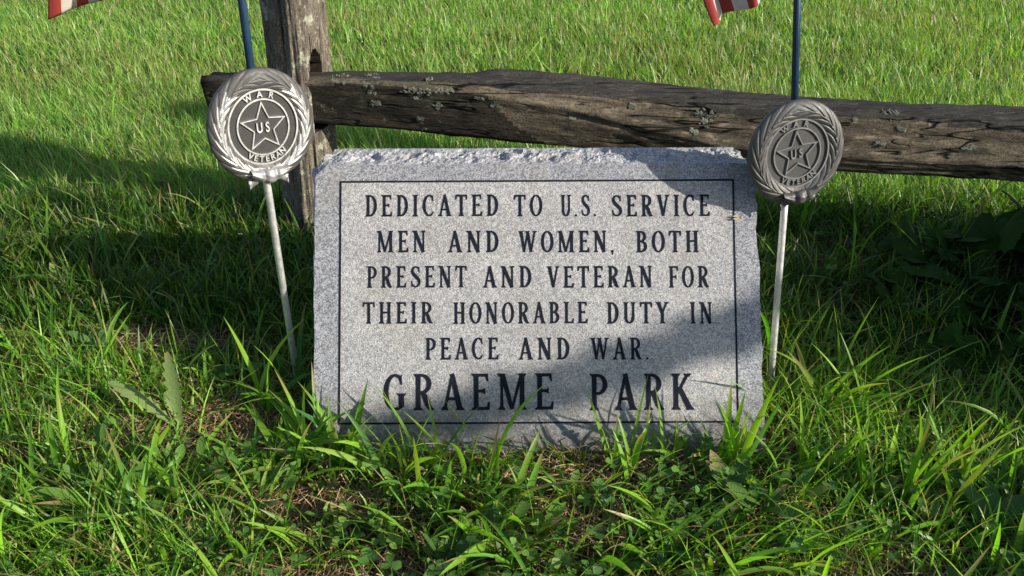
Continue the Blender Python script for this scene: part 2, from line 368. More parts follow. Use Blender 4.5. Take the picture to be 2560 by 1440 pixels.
    if ch == 'W': return .94, [rib([(.12, .98), (.29, .02)], [.155, .12]), rib([(.46, .98), (.29, .02)], [.08, .08]), rib([(.45, .98), (.64, .02)], [.15, .12]), rib([(.82, .98), (.64, .02)], [.08, .08])] + serif(.12, 1, .125, False) + serif(.45, 1, .12, False) + serif(.825, 1, .11, False)
    if ch == 'M': return .88, [rib([(.155, .98), (.43, .02)], [.15, .11]), rib([(.70, .98), (.43, .02)], [.08, .08])] + stem(.14, s=.085, b=False) + stem(.72, s=S_, b=False) + serif(.13, 1, .12, False) + serif(.73, 1, .12, False)
    if ch == 'N': return .70, stem(.14, s=.085, b=False) + stem(.56, s=.085, a=False) + [rib([(.14, .97), (.56, .0)], [.16, .16])] + serif(.12, 1, .12, False)
    if ch == 'Y': return .62, [rib([(.11, .98), (.31, .46)], [.155, .15]), rib([(.52, .98), (.31, .46)], [.085, .085])] + stem(.31, 0, .5, b=False) + serif(.115, 1, .13, False) + serif(.52, 1, .105, False)
    if ch == 'K': return .68, stem(.155) + [rib([(.50, .97), (.20, .46)], [.085, .085]), rib([(.27, .60), (.42, .30), (.57, .02)], [.13, .155, .16])] + serif(.50, 1, .11, False) + serif(.575, 0, .115, True)
    if ch == '.': return .20, [poly((.04, 0), (.13, 0), (.145, .05), (.13, .1), (.04, .1), (.025, .05))]
    if ch == ',': return .20, [poly((.04, .0), (.075, -.13), (.10, -.12), (.145, .05), (.13, .1), (.05, .1), (.025, .05))]
def smooth(P, W, sub=5):
    Q, U = [], []
    for i in range(len(P) - 1):
        p0, p1, p2, p3 = P[max(i - 1, 0)], P[i], P[i + 1], P[min(i + 2, len(P) - 1)]
        for k in range(sub):
            t = k / sub
            Q.append(tuple(.5 * (2 * p1[c] + (p2[c] - p0[c]) * t + (2 * p0[c] - 5 * p1[c] + 4 * p2[c] - p3[c]) * t * t + (3 * p1[c] - p0[c] - 3 * p2[c] + p3[c]) * t ** 3) for c in (0, 1)))
            U.append(W[i] + (W[i + 1] - W[i]) * t)
    return Q + [P[-1]], U + [W[-1]]
def emit(mb, pieces, fx):
    for k, pc in enumerate(pieces):
        mir = None
        if pc[0] == 'm': mir, pc = pc[1], pc[2]
        X_ = (lambda x: 2 * mir - x) if mir is not None else (lambda x: x)
        lay = .0010 + 2.5e-5 * k
        if pc[0] == 'p': mb.add([fx(X_(x), y, lay) for x, y in pc[1]], [tuple(range(len(pc[1])))])
        else:
            P, W = pc[1], pc[2]; vs = []
            for i, (x, y) in enumerate(P):
                a_, b_ = P[max(i - 1, 0)], P[min(i + 1, len(P) - 1)]; dx, dy = b_[0] - a_[0], b_[1] - a_[1]; l_ = math.hypot(dx, dy)
                nx_, ny_ = -dy / l_ * W[i] / 2, dx / l_ * W[i] / 2; vs += [fx(X_(x + nx_), y + ny_, lay), fx(X_(x - nx_), y - ny_, lay)]
            mb.add(vs, [(2 * i, 2 * i + 1, 2 * i + 3, 2 * i + 2) for i in range(len(P) - 1)])
LINES = [
 (541, 487, [('DEDICATED', 913, 1247), ('TO', 1285, 1357), ('U.S.', 1402, 1492), ('SERVICE', 1528, 1775)]),
 (631, 577, [('MEN', 942, 1066), ('AND', 1120, 1248), ('WOMEN,', 1297, 1537), ('BOTH', 1590, 1748)]),
 (719, 665, [('PRESENT', 917, 1168), ('AND', 1208, 1330), ('VETERAN', 1368, 1632), ('FOR', 1672, 1773)]),
 (809, 755, [('THEIR', 907, 1083), ('HONORABLE', 1133, 1470), ('DUTY', 1517, 1672), ('IN', 1725, 1782)]),
 (899, 844, [('PEACE', 1063, 1247), ('AND', 1297, 1425), ('WAR.', 1477, 1624)]),
 (1025, 934, [('GRAEME', 958, 1385), ('PARK', 1473, 1735)])]
for vb, vt, words in LINES:
    for wd, u0, u1 in words:
        mb = MB()
        a0, q0 = face(u0, vb); a1, q1 = face(u1, vb); _, q2 = face((u0 + u1) / 2, vt); h = q2 - (q0 + q1) / 2
        gs = [G(c) for c in wd]; gap = .235
        hw = [g_[0] - .055 for g_ in gs]; tot = sum(g_[0] for g_ in gs) + gap * (len(gs) - 1) * .8
        sc_ = (a1 - a0) / tot; x = 0
        for g_ in gs:
            emit(mb, g_[1], lambda gx_, gy_, n_, x=x: fpt(a0 + (x + gx_) * sc_, (q0 + q1) / 2 + gy_ * h, n_) - st_loc)
            x += g_[0] + gap * .8
        obj('inscription_word', mb.mesh('inscription_word', M_INK, False), stone)

# ------------------------------------------------------------------ fence post and rail
def post_mesh(name, cx, cy, ztop, lean, mort=True):
    plan = [(-.457, 1.525), (-.430, 1.478), (-.395, 1.448), (-.365, 1.458), (-.345, 1.535), (-.36, 1.595), (-.425, 1.600)]
    plan = [(x + .392, y - 1.525) for x, y in plan]
    seg = 18; ring = []
    for i in range(len(plan)):
        p, q = np.array(plan[i]), np.array(plan[(i + 1) % len(plan)])
        for k in range(seg):
            ring.append((p + (q - p) * k / seg, i, k / seg))
    hole = set(); nz_ = 260; zs = np.linspace(-.12, ztop, nz_); V = []
    rx = np.array([r[0] for r in ring])
    for z in zs:
        sc2 = 1 + .06 * math.sin(z * 5 + 1) - .05 * max(0, .15 - z)
        for k, (p, i, f) in enumerate(ring):
            d = p / np.linalg.norm(p)
            ds = .016 * (fbm(k * .13, z * 3, 51) - .5) + .009 * (fbm(k * .45, z * 7, 57) - .5)
            cr = vnoise(k * .31 + .35 * math.sin(z * 4), z * 1.3, 91)
            ds -= .012 * max(0, cr - .80) / .2
            x, y = p * sc2 + d * ds
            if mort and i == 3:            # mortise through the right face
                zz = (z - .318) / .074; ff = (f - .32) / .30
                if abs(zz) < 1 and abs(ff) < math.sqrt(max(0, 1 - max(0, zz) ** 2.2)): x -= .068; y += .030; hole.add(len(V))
            V.append((cx + x + lean[0] * z, cy + y + lean[1] * z, z))
    nr = len(ring); Fq = []
    for a in range(nz_ - 1):
        for k in range(nr):
            Fq.append((a * nr + k, a * nr + (k + 1) % nr, (a + 1) * nr + (k + 1) % nr, (a + 1) * nr + k))
    Fq.append(tuple((nz_ - 1) * nr + k for k in range(nr)))
    return np.array(V), Fq, hole
PV, PF, HOLE = post_mesh('post', -.410, 1.535, 1.05, (.035, 0))
ploc = np.array([-.40, 1.535, 0])
m = NM('shaded_mortise_wood'); M_HOLE = m.set(color=m.ramp(m.noise(m.coord(), 80, 4), [(.3, (.006, .005, .004)), (.7, (.020, .016, .012))]), rough=.95, spec=.05)  # near-black, the shade inside the hole put into its colour
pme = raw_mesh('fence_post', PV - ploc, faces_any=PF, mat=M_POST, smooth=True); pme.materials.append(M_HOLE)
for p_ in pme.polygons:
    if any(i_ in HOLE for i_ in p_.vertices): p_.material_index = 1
post = obj('fence_post', pme, label='weathered split wooden fence post with lichen streaks, behind the left marker', cat='fence post', loc=ploc)

TOPS = [(480, 183), (530, 181), (640, 180), (780, 180), (1000, 178), (1180, 180), (1250, 173), (1350, 178), (1500, 190), (1700, 212), (1900, 232), (2200, 255), (2560, 268), (3400, 320)]
BOTS = [(480, 285), (530, 288), (640, 292), (790, 300), (1000, 318), (1250, 345), (1500, 367), (1860, 395), (2100, 420), (2560, 443), (3400, 500)]
EDG = [(480, 189), (780, 189), (1000, 198), (1180, 207), (1300, 224), (1500, 236), (1900, 276), (2200, 289), (2560, 312), (3400, 370)]
RDG = [(480, 205), (850, 206), (1000, 216), (1200, 236), (1350, 258), (1480, 285), (1600, 320), (1800, 372), (2100, 398), (2560, 420), (3400, 470)]
def ip(tab, u): return np.interp(u, [p[0] for p in tab], [p[1] for p in tab])
us = np.linspace(528, 3300, 420); ROWS = []
for u in us:
    y = 1.505 + (1.30 - 1.505) * (u - 780) / (2560 - 780)
    vt, vb, ve, vr = ip(TOPS, u), ip(BOTS, u), ip(EDG, u), ip(RDG, u)
    h = vb - vt; c = at_y(u, (vt + vb) / 2, y)
    zt, zb = at_y(u, vt, y + .03)[2], at_y(u, vb, y + .01)[2]; ze, zr = at_y(u, ve, y - .028)[2], at_y(u, vr, y - .043)[2]
    x = at_y(u, (vt + vb) / 2, y)[0]
    ROWS.append((x, y, zt, zb, ze, zr))
V = []; seg = 12
for ui, (x, y, zt, zb, ze, zr) in zip(us, ROWS):
    bs = zb + .004
    prof = [(y + .030, zt), (y - .030, ze), (y - .044, zr), (y - .024 + .02 * (zr < zb + .03), zb + .006), (y + .012, zb), (y + .055, zb + .03), (y + .058, zt - .03)]
    k = 0
    for i in range(len(prof)):
        p, q = prof[i], prof[(i + 1) % len(prof)]
        for j in range(seg):
            f = j / seg; yy, zz = p[0] + (q[0] - p[0]) * f, p[1] + (q[1] - p[1]) * f
            dy, dz = yy - (y + .005), zz - (zt + zb) / 2; l_ = math.hypot(dy, dz) + 1e-6
            ds = .007 * (fbm(x * 9, k * .22, 61) - .5) + .004 * (fbm(x * 26, k * .55, 67) - .5)
            wv = k + 2.2 * (fbm(x * 2.2, 7, 71) - .5) + .8 * (fbm(x * 9, 3, 73) - .5)
            for cc, dep, x0, x1 in ((11.0, .010, -.2, .30), (17, .007, .05, .9), (21, .009, .2, 2), (26, .006, -.3, .7), (31, .007, .3, 2), (9, .006, .25, 2)):
                if x0 < x < x1: ds -= dep * max(0, 1 - abs(wv - cc) / .75) * min(1, (x - x0) / .05, (x1 - x) / .05)
            V.append((x, yy + dy / l_ * ds, zz + dz / l_ * ds)); k += 1
nr = seg * 7; Fq = []
for a in range(len(us) - 1):
    for k in range(nr): Fq.append((a * nr + k, (a + 1) * nr + k, (a + 1) * nr + (k + 1) % nr, a * nr + (k + 1) % nr))
Fq.append(tuple(range(nr))); Fq.append(tuple((len(us) - 1) * nr + k for k in range(nr))[::-1])
rloc = np.array([.2, 1.45, .25])
RV = np.array(V)
rme = raw_mesh('fence_rail', RV - rloc, faces_any=Fq, mat=M_RAIL); rme.materials.append(M_RAILTOP); rme.materials.append(M_RAILSHADE)
for i_, p_ in enumerate(rme.polygons):
    kk = i_ % nr; xx = p_.center.x + rloc[0]
    wob = 2.0 * (vnoise(xx * 14, 3, 5) - .5)
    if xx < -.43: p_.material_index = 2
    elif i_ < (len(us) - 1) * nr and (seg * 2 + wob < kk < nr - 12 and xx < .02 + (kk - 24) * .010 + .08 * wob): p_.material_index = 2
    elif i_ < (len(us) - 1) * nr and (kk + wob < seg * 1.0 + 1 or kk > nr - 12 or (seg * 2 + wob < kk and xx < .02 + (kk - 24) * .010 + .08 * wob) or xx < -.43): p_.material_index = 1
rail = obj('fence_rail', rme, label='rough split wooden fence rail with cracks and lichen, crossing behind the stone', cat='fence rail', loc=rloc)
PV2, PF2, _ = post_mesh('post', 0, 0, 1.05, (.0, 0), False)
ex, ey = ROWS[-1][0], ROWS[-1][1]
p2 = np.array([ex + .02, ey + .02, 0])
obj('fence_post', raw_mesh('fence_post_far', PV2, faces_any=PF2, mat=M_POST), label='weathered split wooden fence post carrying the far right end of the rail', cat='fence post', loc=p2)
# lichen rosettes on the rail
m = NM('lichen_crust'); v = m.coord()
M_LICH = m.set(color=m.ramp(m.noise(v, 160, 4, .7), [(.3, (.09, .10, .075)), (.65, (.18, .19, .15)), (.8, (.28, .29, .24))]), rough=.95, spec=.05, normal=m.bump(m.noise(v, 600, 3), .8, .001))
def lichen(u, v, r):
    y = 1.505 - .205 * (u - 780) / 1780; c = at_y(u, v, y - .036)
    c = RV[np.argmin(((RV - c) ** 2).sum(1))].copy(); r *= random.uniform(.8, 1.25)
    near = RV[(np.abs(RV[:, 0] - c[0]) < .06) & (np.abs(RV[:, 2] - c[2]) < .05) & (RV[:, 1] < c[1] + .03)]
    def yy(x, z):
        d = (near[:, 0] - x) ** 2 + (near[:, 2] - z) ** 2; ii = np.argsort(d)[:4]; w_ = 1 / (d[ii] + 1e-7); return (near[ii, 1] * w_).sum() / w_.sum()
    lm = MB()
    for k in range(int(4 + r * 900)):
        a = random.uniform(0, 6.28); rr = r * random.random() ** .65; qx, qz = c[0] + rr * math.cos(a) * 1.5, c[2] + rr * math.sin(a)
        s = random.uniform(.0016, .0046); n_ = 11; ring = []; off = .0011 + .00004 * k
        for t in range(n_):
            q = s * random.uniform(.45, 1.25); x_, z_ = qx + q * 1.2 * math.cos(t * 6.283 / n_), qz + q * math.sin(t * 6.283 / n_); ring.append((x_, yy(x_, z_) - off + random.uniform(-.0002, .0004), z_))
        lm.add([(qx, yy(qx, qz) - off - .0005, qz)] + ring, [(0, 1 + t, 1 + (t + 1) % n_) for t in range(n_)])
    lo = obj('lichen_patch', lm.mesh('lichen_patch', M_LICH, False), rail); lo.location = -Vector(rloc)
for a in [(1080, 222, .014), (1050, 228, .012), (1015, 226, .008), (845, 203, .009), (935, 255, .006), (930, 228, .006), (870, 195, .009), (1125, 228, .007), (925, 207, .009), (1200, 240, .006), (1232, 262, .005), 
          (1755, 293, .011), (1765, 298, .009), (1580, 265, .005), (1735, 330, .004), (2145, 292, .004), (2240, 285, .007), (2205, 355, .006), (2260, 320, .005), (2420, 365, .005), (1045, 302, .004), (1430, 285, .005), (1090, 262, .005)]: lichen(*a)

# ------------------------------------------------------------------ veteran markers
def text_mesh(ch, size, ext):
    cu = bpy.data.curves.new('t', 'FONT'); cu.body = ch; cu.size = size; cu.extrude = ext; cu.align_x = 'CENTER'; cu.offset = size * .022; cu.resolution_u = 4
    o = bpy.data.objects.new('t', cu); COL.objects.link(o)
    me = bpy.data.meshes.new_from_object(o.evaluated_get(bpy.context.evaluated_depsgraph_get()))
    vs = [v.co.copy() for v in me.vertices]; fs = [tuple(p.vertices) for p in me.polygons]
    bpy.data.objects.remove(o); bpy.data.curves.remove(cu); bpy.data.meshes.remove(me)
    return vs, fs
# medallion local frame: x right, y towards the viewer, z up, outer radius 1
def medallion_parts(Rm):
    out = {}
    # wreath: domed ring with overlapping laurel leaves
    na, nr_ = 620, 46; V, Fq, band = [], [], []
    for i in range(na):
        th = 2 * math.pi * i / na                      # 0 at bottom
        s_ = min(th, 2 * math.pi - th) / math.pi        # 0 bottom .. 1 top
        sg = 1 if th < math.pi else -1
        for j in range(nr_):
            f = j / (nr_ - 1); r = .635 + (1.0 - .635) * f
            dome = math.sin(math.pi * min(1, .08 + f * .92)) ** .62 * .098 if f < 1 else 0
            wv = (f - .47) / .5; aw = abs(wv)
            ph = s_ * 10 - (aw ** .8) * 1.9 + (.5 if wv > 0 else 0)
            fr = ph - math.floor(ph)
            leaf = math.sin(math.pi * min(1, fr * 1.02)) ** .6 * (.6 + .4 * fr)
            vein = max(0, 1 - abs(fr - .5) / .06)
            stem_ = max(0, 1 - aw / .10)
            edge = math.sin(math.pi * f) ** .5
            hgt = dome + edge * (.030 * leaf - .012 * vein - .015 + .012 * stem_) * (1 - .65 * max(0, s_ - .93) / .07)
            if s_ < .06: hgt = dome * .95
            r2 = r + (.010 * (leaf - .5) if f > .93 else 0)
            V.append((r2 * math.sin(th) * Rm, hgt * Rm, -r2 * math.cos(th) * Rm))
            lo_, hi_ = .24 + .04 * math.sin(ph * 6.28), .66 + .08 * math.sin(ph * 6.28 + 1.5)
            band.append(lo_ < f < hi_ and s_ < .80 + .05 * math.sin(f * 9))
        V.append((1.0 * math.sin(th) * Rm, -.06 * Rm, -1.0 * math.cos(th) * Rm))
        V.append((.90 * math.sin(th) * Rm, -.10 * Rm, -.90 * math.cos(th) * Rm))
    w_ = nr_ + 2
    for i in range(na):
        i2 = (i + 1) % na
        for j in range(w_ - 1): Fq.append((i * w_ + j, i * w_ + j + 1, i2 * w_ + j + 1, i2 * w_ + j))
    Fq.append(tuple(i * w_ + w_ - 1 for i in range(na)))
    out['wreath'] = (V, Fq); out['band'] = [band[i * nr_ + j] if j < nr_ else False for i in range(na) for j in range(w_ - 1)] + [False]
    # sunken field disc
    V, Fq = [(0, .030 * Rm, 0)], []
    for k in range(96): t = 2 * math.pi * k / 96; V.append((.66 * math.sin(t) * Rm, .030 * Rm, .66 * math.cos(t) * Rm))
    for k in range(96): Fq.append((0, 1 + k, 1 + (k + 1) % 96))
    out['field'] = (V, Fq)
    def ring(mb, r, wd, y0, y1, n=120):
        vs = []
        for k in range(n):
            t = 2 * math.pi * k / n
            for rr, yy in ((r - wd / 2, y0), (r - wd / 2 * .72, y1), (r + wd / 2 * .72, y1), (r + wd / 2, y0)): vs.append((rr * math.sin(t) * Rm, yy * Rm, rr * math.cos(t) * Rm))
        mb.add(vs, [(k * 4 + j, k * 4 + j + 1, ((k + 1) % n) * 4 + j + 1, ((k + 1) % n) * 4 + j) for k in range(n) for j in range(3)])
    mb = MB(); ring(mb, .650, .042, .02, .066); ring(mb, .485, .038, .02, .062); out['ring'] = (mb.v, mb.f)
    mb = MB(); oP, iP = [], []
    for k in range(10):
        t = math.pi * k / 5; r = .485 if k % 2 == 0 else .485 * .44
        oP.append((r * math.sin(t), r * math.cos(t))); r2 = r - (.115 if k % 2 == 0 else .040); iP.append((r2 * math.sin(t), r2 * math.cos(t)))
    mid = [((a[0] * .75 + b_[0] * .25), (a[1] * .75 + b_[1] * .25)) for a, b_ in zip(oP, iP)]; mid2 = [((a[0] * .25 + b_[0] * .75), (a[1] * .25 + b_[1] * .75)) for a, b_ in zip(oP, iP)]
    vs = [(x * Rm, .026 * Rm, z * Rm) for x, z in oP] + [(x * Rm, .066 * Rm, z * Rm) for x, z in mid] + [(x * Rm, .066 * Rm, z * Rm) for x, z in mid2] + [(x * Rm, .026 * Rm, z * Rm) for x, z in iP]
    mb.add(vs, [(j * 10 + k, j * 10 + (k + 1) % 10, (j + 1) * 10 + (k + 1) % 10, (j + 1) * 10 + k) for j in range(3) for k in range(10)])
    out['star'] = (mb.v, mb.f)
    mb = MB()
    def put(ch, x, z, rot, size, sx=1):
        vs, fs = text_mesh(ch, size, .020); c, s = math.cos(rot), math.sin(rot)
        mb.add([((x + p.x * sx * c - p.y * s) * Rm, (.044 + p.z) * Rm, (z + p.x * sx * s + p.y * c) * Rm) for p in vs], [f[::-1] for f in fs])
    for ch, dg in (('W', -24), ('A', -1), ('R', 21)): a = R(dg); put(ch, .522 * math.sin(a), .522 * math.cos(a), -a, .150)
    war = (mb.v, mb.f); mb = MB()
    for k, ch in enumerate('VETERAN'):
        a = R(-33 + k * 11.2); rr = .612; put(ch, rr * math.sin(a), -rr * math.cos(a), a, .150)
    vet = (mb.v, mb.f); mb = MB()
    put('U', -.078, -.085, 0, .245, .70); put('S', .075, -.085, 0, .245, .70)
    out['lettering'] = [war, vet, (mb.v, mb.f)]
    # ribbon bow tied round the foot of the wreath
    mb = MB(); nx_, ny_ = 30, 12; vs = []
    for i in range(nx_ + 1):
        x = -.36 + .72 * i / nx_; pin = 1 - .25 * math.exp(-((abs(x) - .11) / .035) ** 2); hw = (.120 + .02 * math.cos(x * 9)) * (1 - .35 * (abs(x) / .36) ** 3)
        for j in range(ny_ + 1):
            g_ = j / ny_ * 2 - 1; z = -.865 + .10 * (x / .36) ** 2 + g_ * hw
            y = .165 * math.sqrt(max(0, 1 - g_ * g_ * .85)) * pin + .030 + .018 * math.exp(-(x / .08) ** 2) + .007 * math.sin(g_ * 8 + x * 14) + (.012 if abs(x) < .11 else 0)
            vs.append((x * Rm, y * Rm, z * Rm))
    mb.add(vs, [(i * (ny_ + 1) + j, i * (ny_ + 1) + j + 1, (i + 1) * (ny_ + 1) + j + 1, (i + 1) * (ny_ + 1) + j) for i in range(nx_) for j in range(ny_)])
    for sg in (-1, 1):
        vs = []; n_ = 14
        for i in range(n_ + 1):
            t = i / n_; cx_ = sg * (.20 + .20 * t); cz_ = -.90 - .08 * t - .05 * t * t; wv = .075 + .02 * t
            y = .045 - .03 * t + .012 * math.sin(t * 7)
            nick = .05 if i == n_ else 0
            vs += [(cx_ * Rm, y * Rm, (cz_ + wv) * Rm), ((cx_ - sg * nick) * Rm, (y + .014) * Rm, cz_ * Rm), (cx_ * Rm, y * Rm, (cz_ - wv) * Rm),
                   (cx_ * Rm, (y - .02) * Rm, (cz_ - wv) * Rm), (cx_ * Rm, (y - .02) * Rm, (cz_ + wv) * Rm)]
        mb.add(vs, [(i * 5 + j, i * 5 + (j + 1) % 5, (i + 1) * 5 + (j + 1) % 5, (i + 1) * 5 + j) for i in range(n_) for j in range(5)] + [tuple(n_ * 5 + j for j in range(5))])
    out['ribbon'] = (mb.v, mb.f)
    # holder socket behind
    mb = MB(); tube(mb, [(0, -.20 * Rm, -.95 * Rm), (0, -.20 * Rm, .75 * Rm)], .085 * Rm, 14); out['socket'] = (mb.v, mb.f)
    return out
MED = medallion_parts(.0690)
def marker(label, base, center, yaw, roll, pitch, mats, stick_pts, rod_top, flabel, flagspec):
    base = np.array(base); mk = thing('veteran_marker', label, 'grave marker', base, 'war veteran flag holder markers')
    mb = MB(); d = np.array(rod_top) - base
    tube(mb, [base - d * .25 - base, *[d * k / 6 for k in range(7)]], .0049, 16); obj('rod', mb.mesh('rod', M_ROD), mk)
    # disc frame: local y axis is the outward normal
    Mx = Matrix.Translation(Vector(center - base)) @ Matrix.Rotation(yaw, 4, 'Z') @ Matrix.Rotation(pitch, 4, 'X') @ Matrix.Rotation(roll, 4, 'Y') @ Matrix.Scale(-1, 4, (0, 1, 0)) @ Matrix.Diagonal((.965, 1, 1.03, 1))
    med = None
    for nm in ('wreath', 'field', 'ring', 'star', 'lettering', 'ribbon', 'socket'):
        for vs, fs in (MED[nm] if nm == 'lettering' else [MED[nm]]):
          mt = mats[{'wreath': 0, 'ribbon': len(mats) > 3 and 4 or 0, 'socket': 0, 'field': 2}.get(nm, 1)]
          V_ = [tuple(Mx @ Vector(p)) for p in vs]
          me_ = raw_mesh(nm, V_, faces_any=fs, mat=mt, smooth=nm in ('wreath', 'ribbon', 'socket'))
          if nm == 'wreath' and len(mats) > 3:
              me_.materials.append(mats[3]); me_.polygons.foreach_set('material_index', [int(b) for b in MED['band']])
          if nm == 'wreath': med = obj('medallion', me_, mk)
          else: obj({'field': 'backing_disc'}.get(nm, nm), me_, med)
    # flag on its stick
    s0, s1, top = [np.array(p) for p in stick_pts]
    fl = thing('stick_flag', flabel, 'flag', s0, 'small flags in the veteran markers')
    mb = MB(); tube(mb, [s0 - s0, s1 - s0, top - s0], .0048, 14); tube(mb, [top - s0, top - s0 + np.array([0, 0, .012]), top - s0 + np.array([0, 0, .03])], [.0065, .0075, .001], 12)
    obj('stick', mb.mesh('stick', M_STICK), fl)
    A0, A1, P0, P1, seed, bulge = flagspec
    A0, A1, P0, P1 = [np.array(p) - s0 for p in (A0, A1, P0, P1)]
    ns, ntt = 60, 13 * 6; V_, Fq_, mi = [], [], []
    for j in range(ntt + 1):
        t = j / ntt
        for i in range(ns + 1):
            s = i / ns; p = (A0 * (1 - t) + A1 * t) * (1 - s) + (P0 * (1 - t) + P1 * t) * s
            fold = math.sin(t * 15 + s * 2 + seed) * .016 * s + math.sin(t * 7 - s * 5 + seed) * .012 * math.sin(math.pi * s) + .012 * math.sin(s * 6 + seed)* (1 - s)
            fold *= min(1, t / .14) ** 1.5
            sag = -.03 * math.sin(math.pi * s) * (1 - t)
            p = p + np.array([-bulge * math.sin(math.pi * s) * (1 - t), 0, 0]); corner = .010 * math.exp(-(t / .05) ** 2) * s ** 6
            V_.append(p + np.array([.25 * fold + 0 * corner, -fold, sag]))
    for j in range(ntt):
        for i in range(ns):
            b_ = j * (ns + 1) + i; Fq_.append((b_, b_ + 1, b_ + ns + 2, b_ + ns + 1))
            mi.append(2 if (j // 6 >= 6 and i < ns * .4) else (0 if (j // 6) % 2 == 0 else 1))
    me_ = raw_mesh('cloth', V_, faces_any=Fq_, mat=M_RED); me_.materials.append(M_WHITE); me_.materials.append(M_BLUE)
    me_.polygons.foreach_set('material_index', mi); fc = obj('cloth', me_, fl)
    md = fc.modifiers.new('thickness', 'SOLIDIFY'); md.thickness = .0006
    return mk
LYAW, RYAW = R(37), R(9)
def behind(c, yaw, d): return c - d * np.array([math.sin(yaw), -math.cos(yaw), 0])
lb = at_z(743, 945, 0); lc = at_t(656, 316, .985)
ld = behind(lc, LYAW, .0155) - lb
def ext(b, d, z): return b + d * ((z - b[2]) / d[2])
lt = ext(lb, ld, 1.17)
mk1 = marker('bright silver wreath medallion on a leaning rod beside the fence post', lb, lc, LYAW, R(2.5), R(0), (M_WREATH, M_RELIEF, M_FIELD, M_BAND, M_BOW),
       (ext(lb, ld, .41), ext(lb, ld, .56) + RT * .0035, lt + RT * .017), ext(lb, ld, .40),
       'small striped flag on a blue stick in the bright marker by the post',
       (ext(lb, ld, .86), ext(lb, ld, 1.15), at_t(120, 50, .97), at_t(560, -120, .94), .5, .05))
rb = at_z(1927, 955, 0); rc = at_t(1990, 382, 1.07)
rt_ = behind(rc + (rc - rb) * -.17, RYAW, .017); sa = behind(at_t(2001, 300, 1.065), RYAW, .018); sb = behind(at_t(2010, 0, 1.01), RYAW, .018)
sdir = sb - sa
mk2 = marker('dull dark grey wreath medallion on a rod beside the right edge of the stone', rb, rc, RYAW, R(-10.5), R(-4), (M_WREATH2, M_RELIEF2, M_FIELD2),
       (sa, sb, ext(sa, sdir, 1.17)), rt_ + (rt_ - rb) * .05,
       'small striped flag on a blue stick in the dull marker right of the stone',
       (ext(sa, sdir, .86), ext(sa, sdir, 1.15), at_t(1784, 66, .98), at_t(2040, -95, .95), .5, .065))

# ------------------------------------------------------------------ plants: ribbon leaves
def ribbons(base, az, tilt, bend, length, width, roll, col, lev=5, prof='blade', fold=0.0, twist=None):
    n = len(base); k = np.linspace(0, 1, lev)
    if not isinstance(prof, str): pf = np.asarray(prof)
    elif prof == 'blade': pf = np.clip(.75 + .5 * k, 0, 1) * np.clip(1.02 - k ** 2.6, .02, 1)
    elif prof == 'leaf': pf = .10 + .9 * np.sin(np.pi * np.clip(k * 1.02, 0, 1) ** 1.35) ** .8; pf[-1] = .04; pf[0] = .16
    elif prof == 'round': pf = np.sin(np.pi * np.clip(.05 + k * .93, 0, 1) ** 1.6) ** .6; pf[0] = .08; pf[-1] = .15
    elif prof == 'straw': pf = np.ones(lev)
    th = tilt[:, None] + bend[:, None] * k[None]
    ca, sa_ = np.cos(az)[:, None], np.sin(az)[:, None]
    T = np.stack([np.sin(th) * ca, np.sin(th) * sa_, np.cos(th)], -1)
    stp = T[:, :-1] * (length / (lev - 1))[:, None, None]
    C = np.concatenate([np.zeros((n, 1, 3)), np.cumsum(stp, 1)], 1) + base[:, None]
    S = np.stack([-np.sin(az), np.cos(az), 0 * az], -1)[:, None] + 0 * T
    Nn = np.cross(T, S)
    rl = roll[:, None] + (twist[:, None] * k[None] if twist is not None else 0)
    S2 = S * np.cos(rl)[..., None] + Nn * np.sin(rl)[..., None]; N2 = np.cross(T, S2)
    hw = (width[:, None] * pf[None] / 2)[..., None]
    if fold:
        Vv = np.stack([C - S2 * hw + N2 * hw * fold, C, C + S2 * hw + N2 * hw * fold], 2); cc = 3
    else: Vv = np.stack([C - S2 * hw, C + S2 * hw], 2); cc = 2
    Vv = Vv.reshape(-1, 3)
    Fb = []
    for a in range(lev - 1):
        for c_ in range(cc - 1): Fb.append((a * cc + c_, a * cc + c_ + 1, (a + 1) * cc + c_ + 1, (a + 1) * cc + c_))
    Fv = (np.arange(n)[:, None, None] * lev * cc + np.array(Fb)[None]).reshape(-1, 4)
    cv = np.repeat(col[:, None, :], lev, 1)
    if not isinstance(prof, str) or prof in ('blade', 'leaf'):
        br = (rng.random(n) < .28)[:, None] * np.clip((k[None] - rng.uniform(.55, .95, n)[:, None]) * 6, 0, .85)
        cv = cv * (1 - br[..., None]) + np.array([.36, .27, .13]) * br[..., None]
        cv = cv * (1.12 - .16 * k)[None, :, None]
    cv = np.repeat(cv.reshape(-1, 3), cc, 0)
    return Vv, Fv, cv
def merge(parts):
    Vs, Fs, Cs, b = [], [], [], 0
    for v, f, c in parts: Vs.append(v); Fs.append(f + b); Cs.append(c); b += len(v)
    return np.concatenate(Vs), np.concatenate(Fs), np.concatenate(Cs)
def blocked(x, y):
    s = (np.abs(x - OX) < .318) & (y > .838) & (y < 1.16)
    p = (np.abs(x + .40) < .06) & (np.abs(y - 1.535) < .065)
    return s | p
GREENS = np.array([(.145, .300, .030), (.100, .235, .026), (.205, .370, .036), (.255, .350, .075), (.065, .170, .030)])
def greens(n, p=(.3, .22, .24, .12, .12), jit=.18, tan=0.0):
    c = GREENS[rng.choice(5, n, p=p)] * (1 + jit * rng.standard_normal((n, 1)).clip(-2, 2)) * (1 + .06 * rng.standard_normal((n, 3)))
    if tan > 0:
        k = rng.random(n) < tan; c[k] = np.array([.34, .26, .12]) * (.7 + .6 * rng.random((k.sum(), 1)))
    return c.clip(.005, .9)
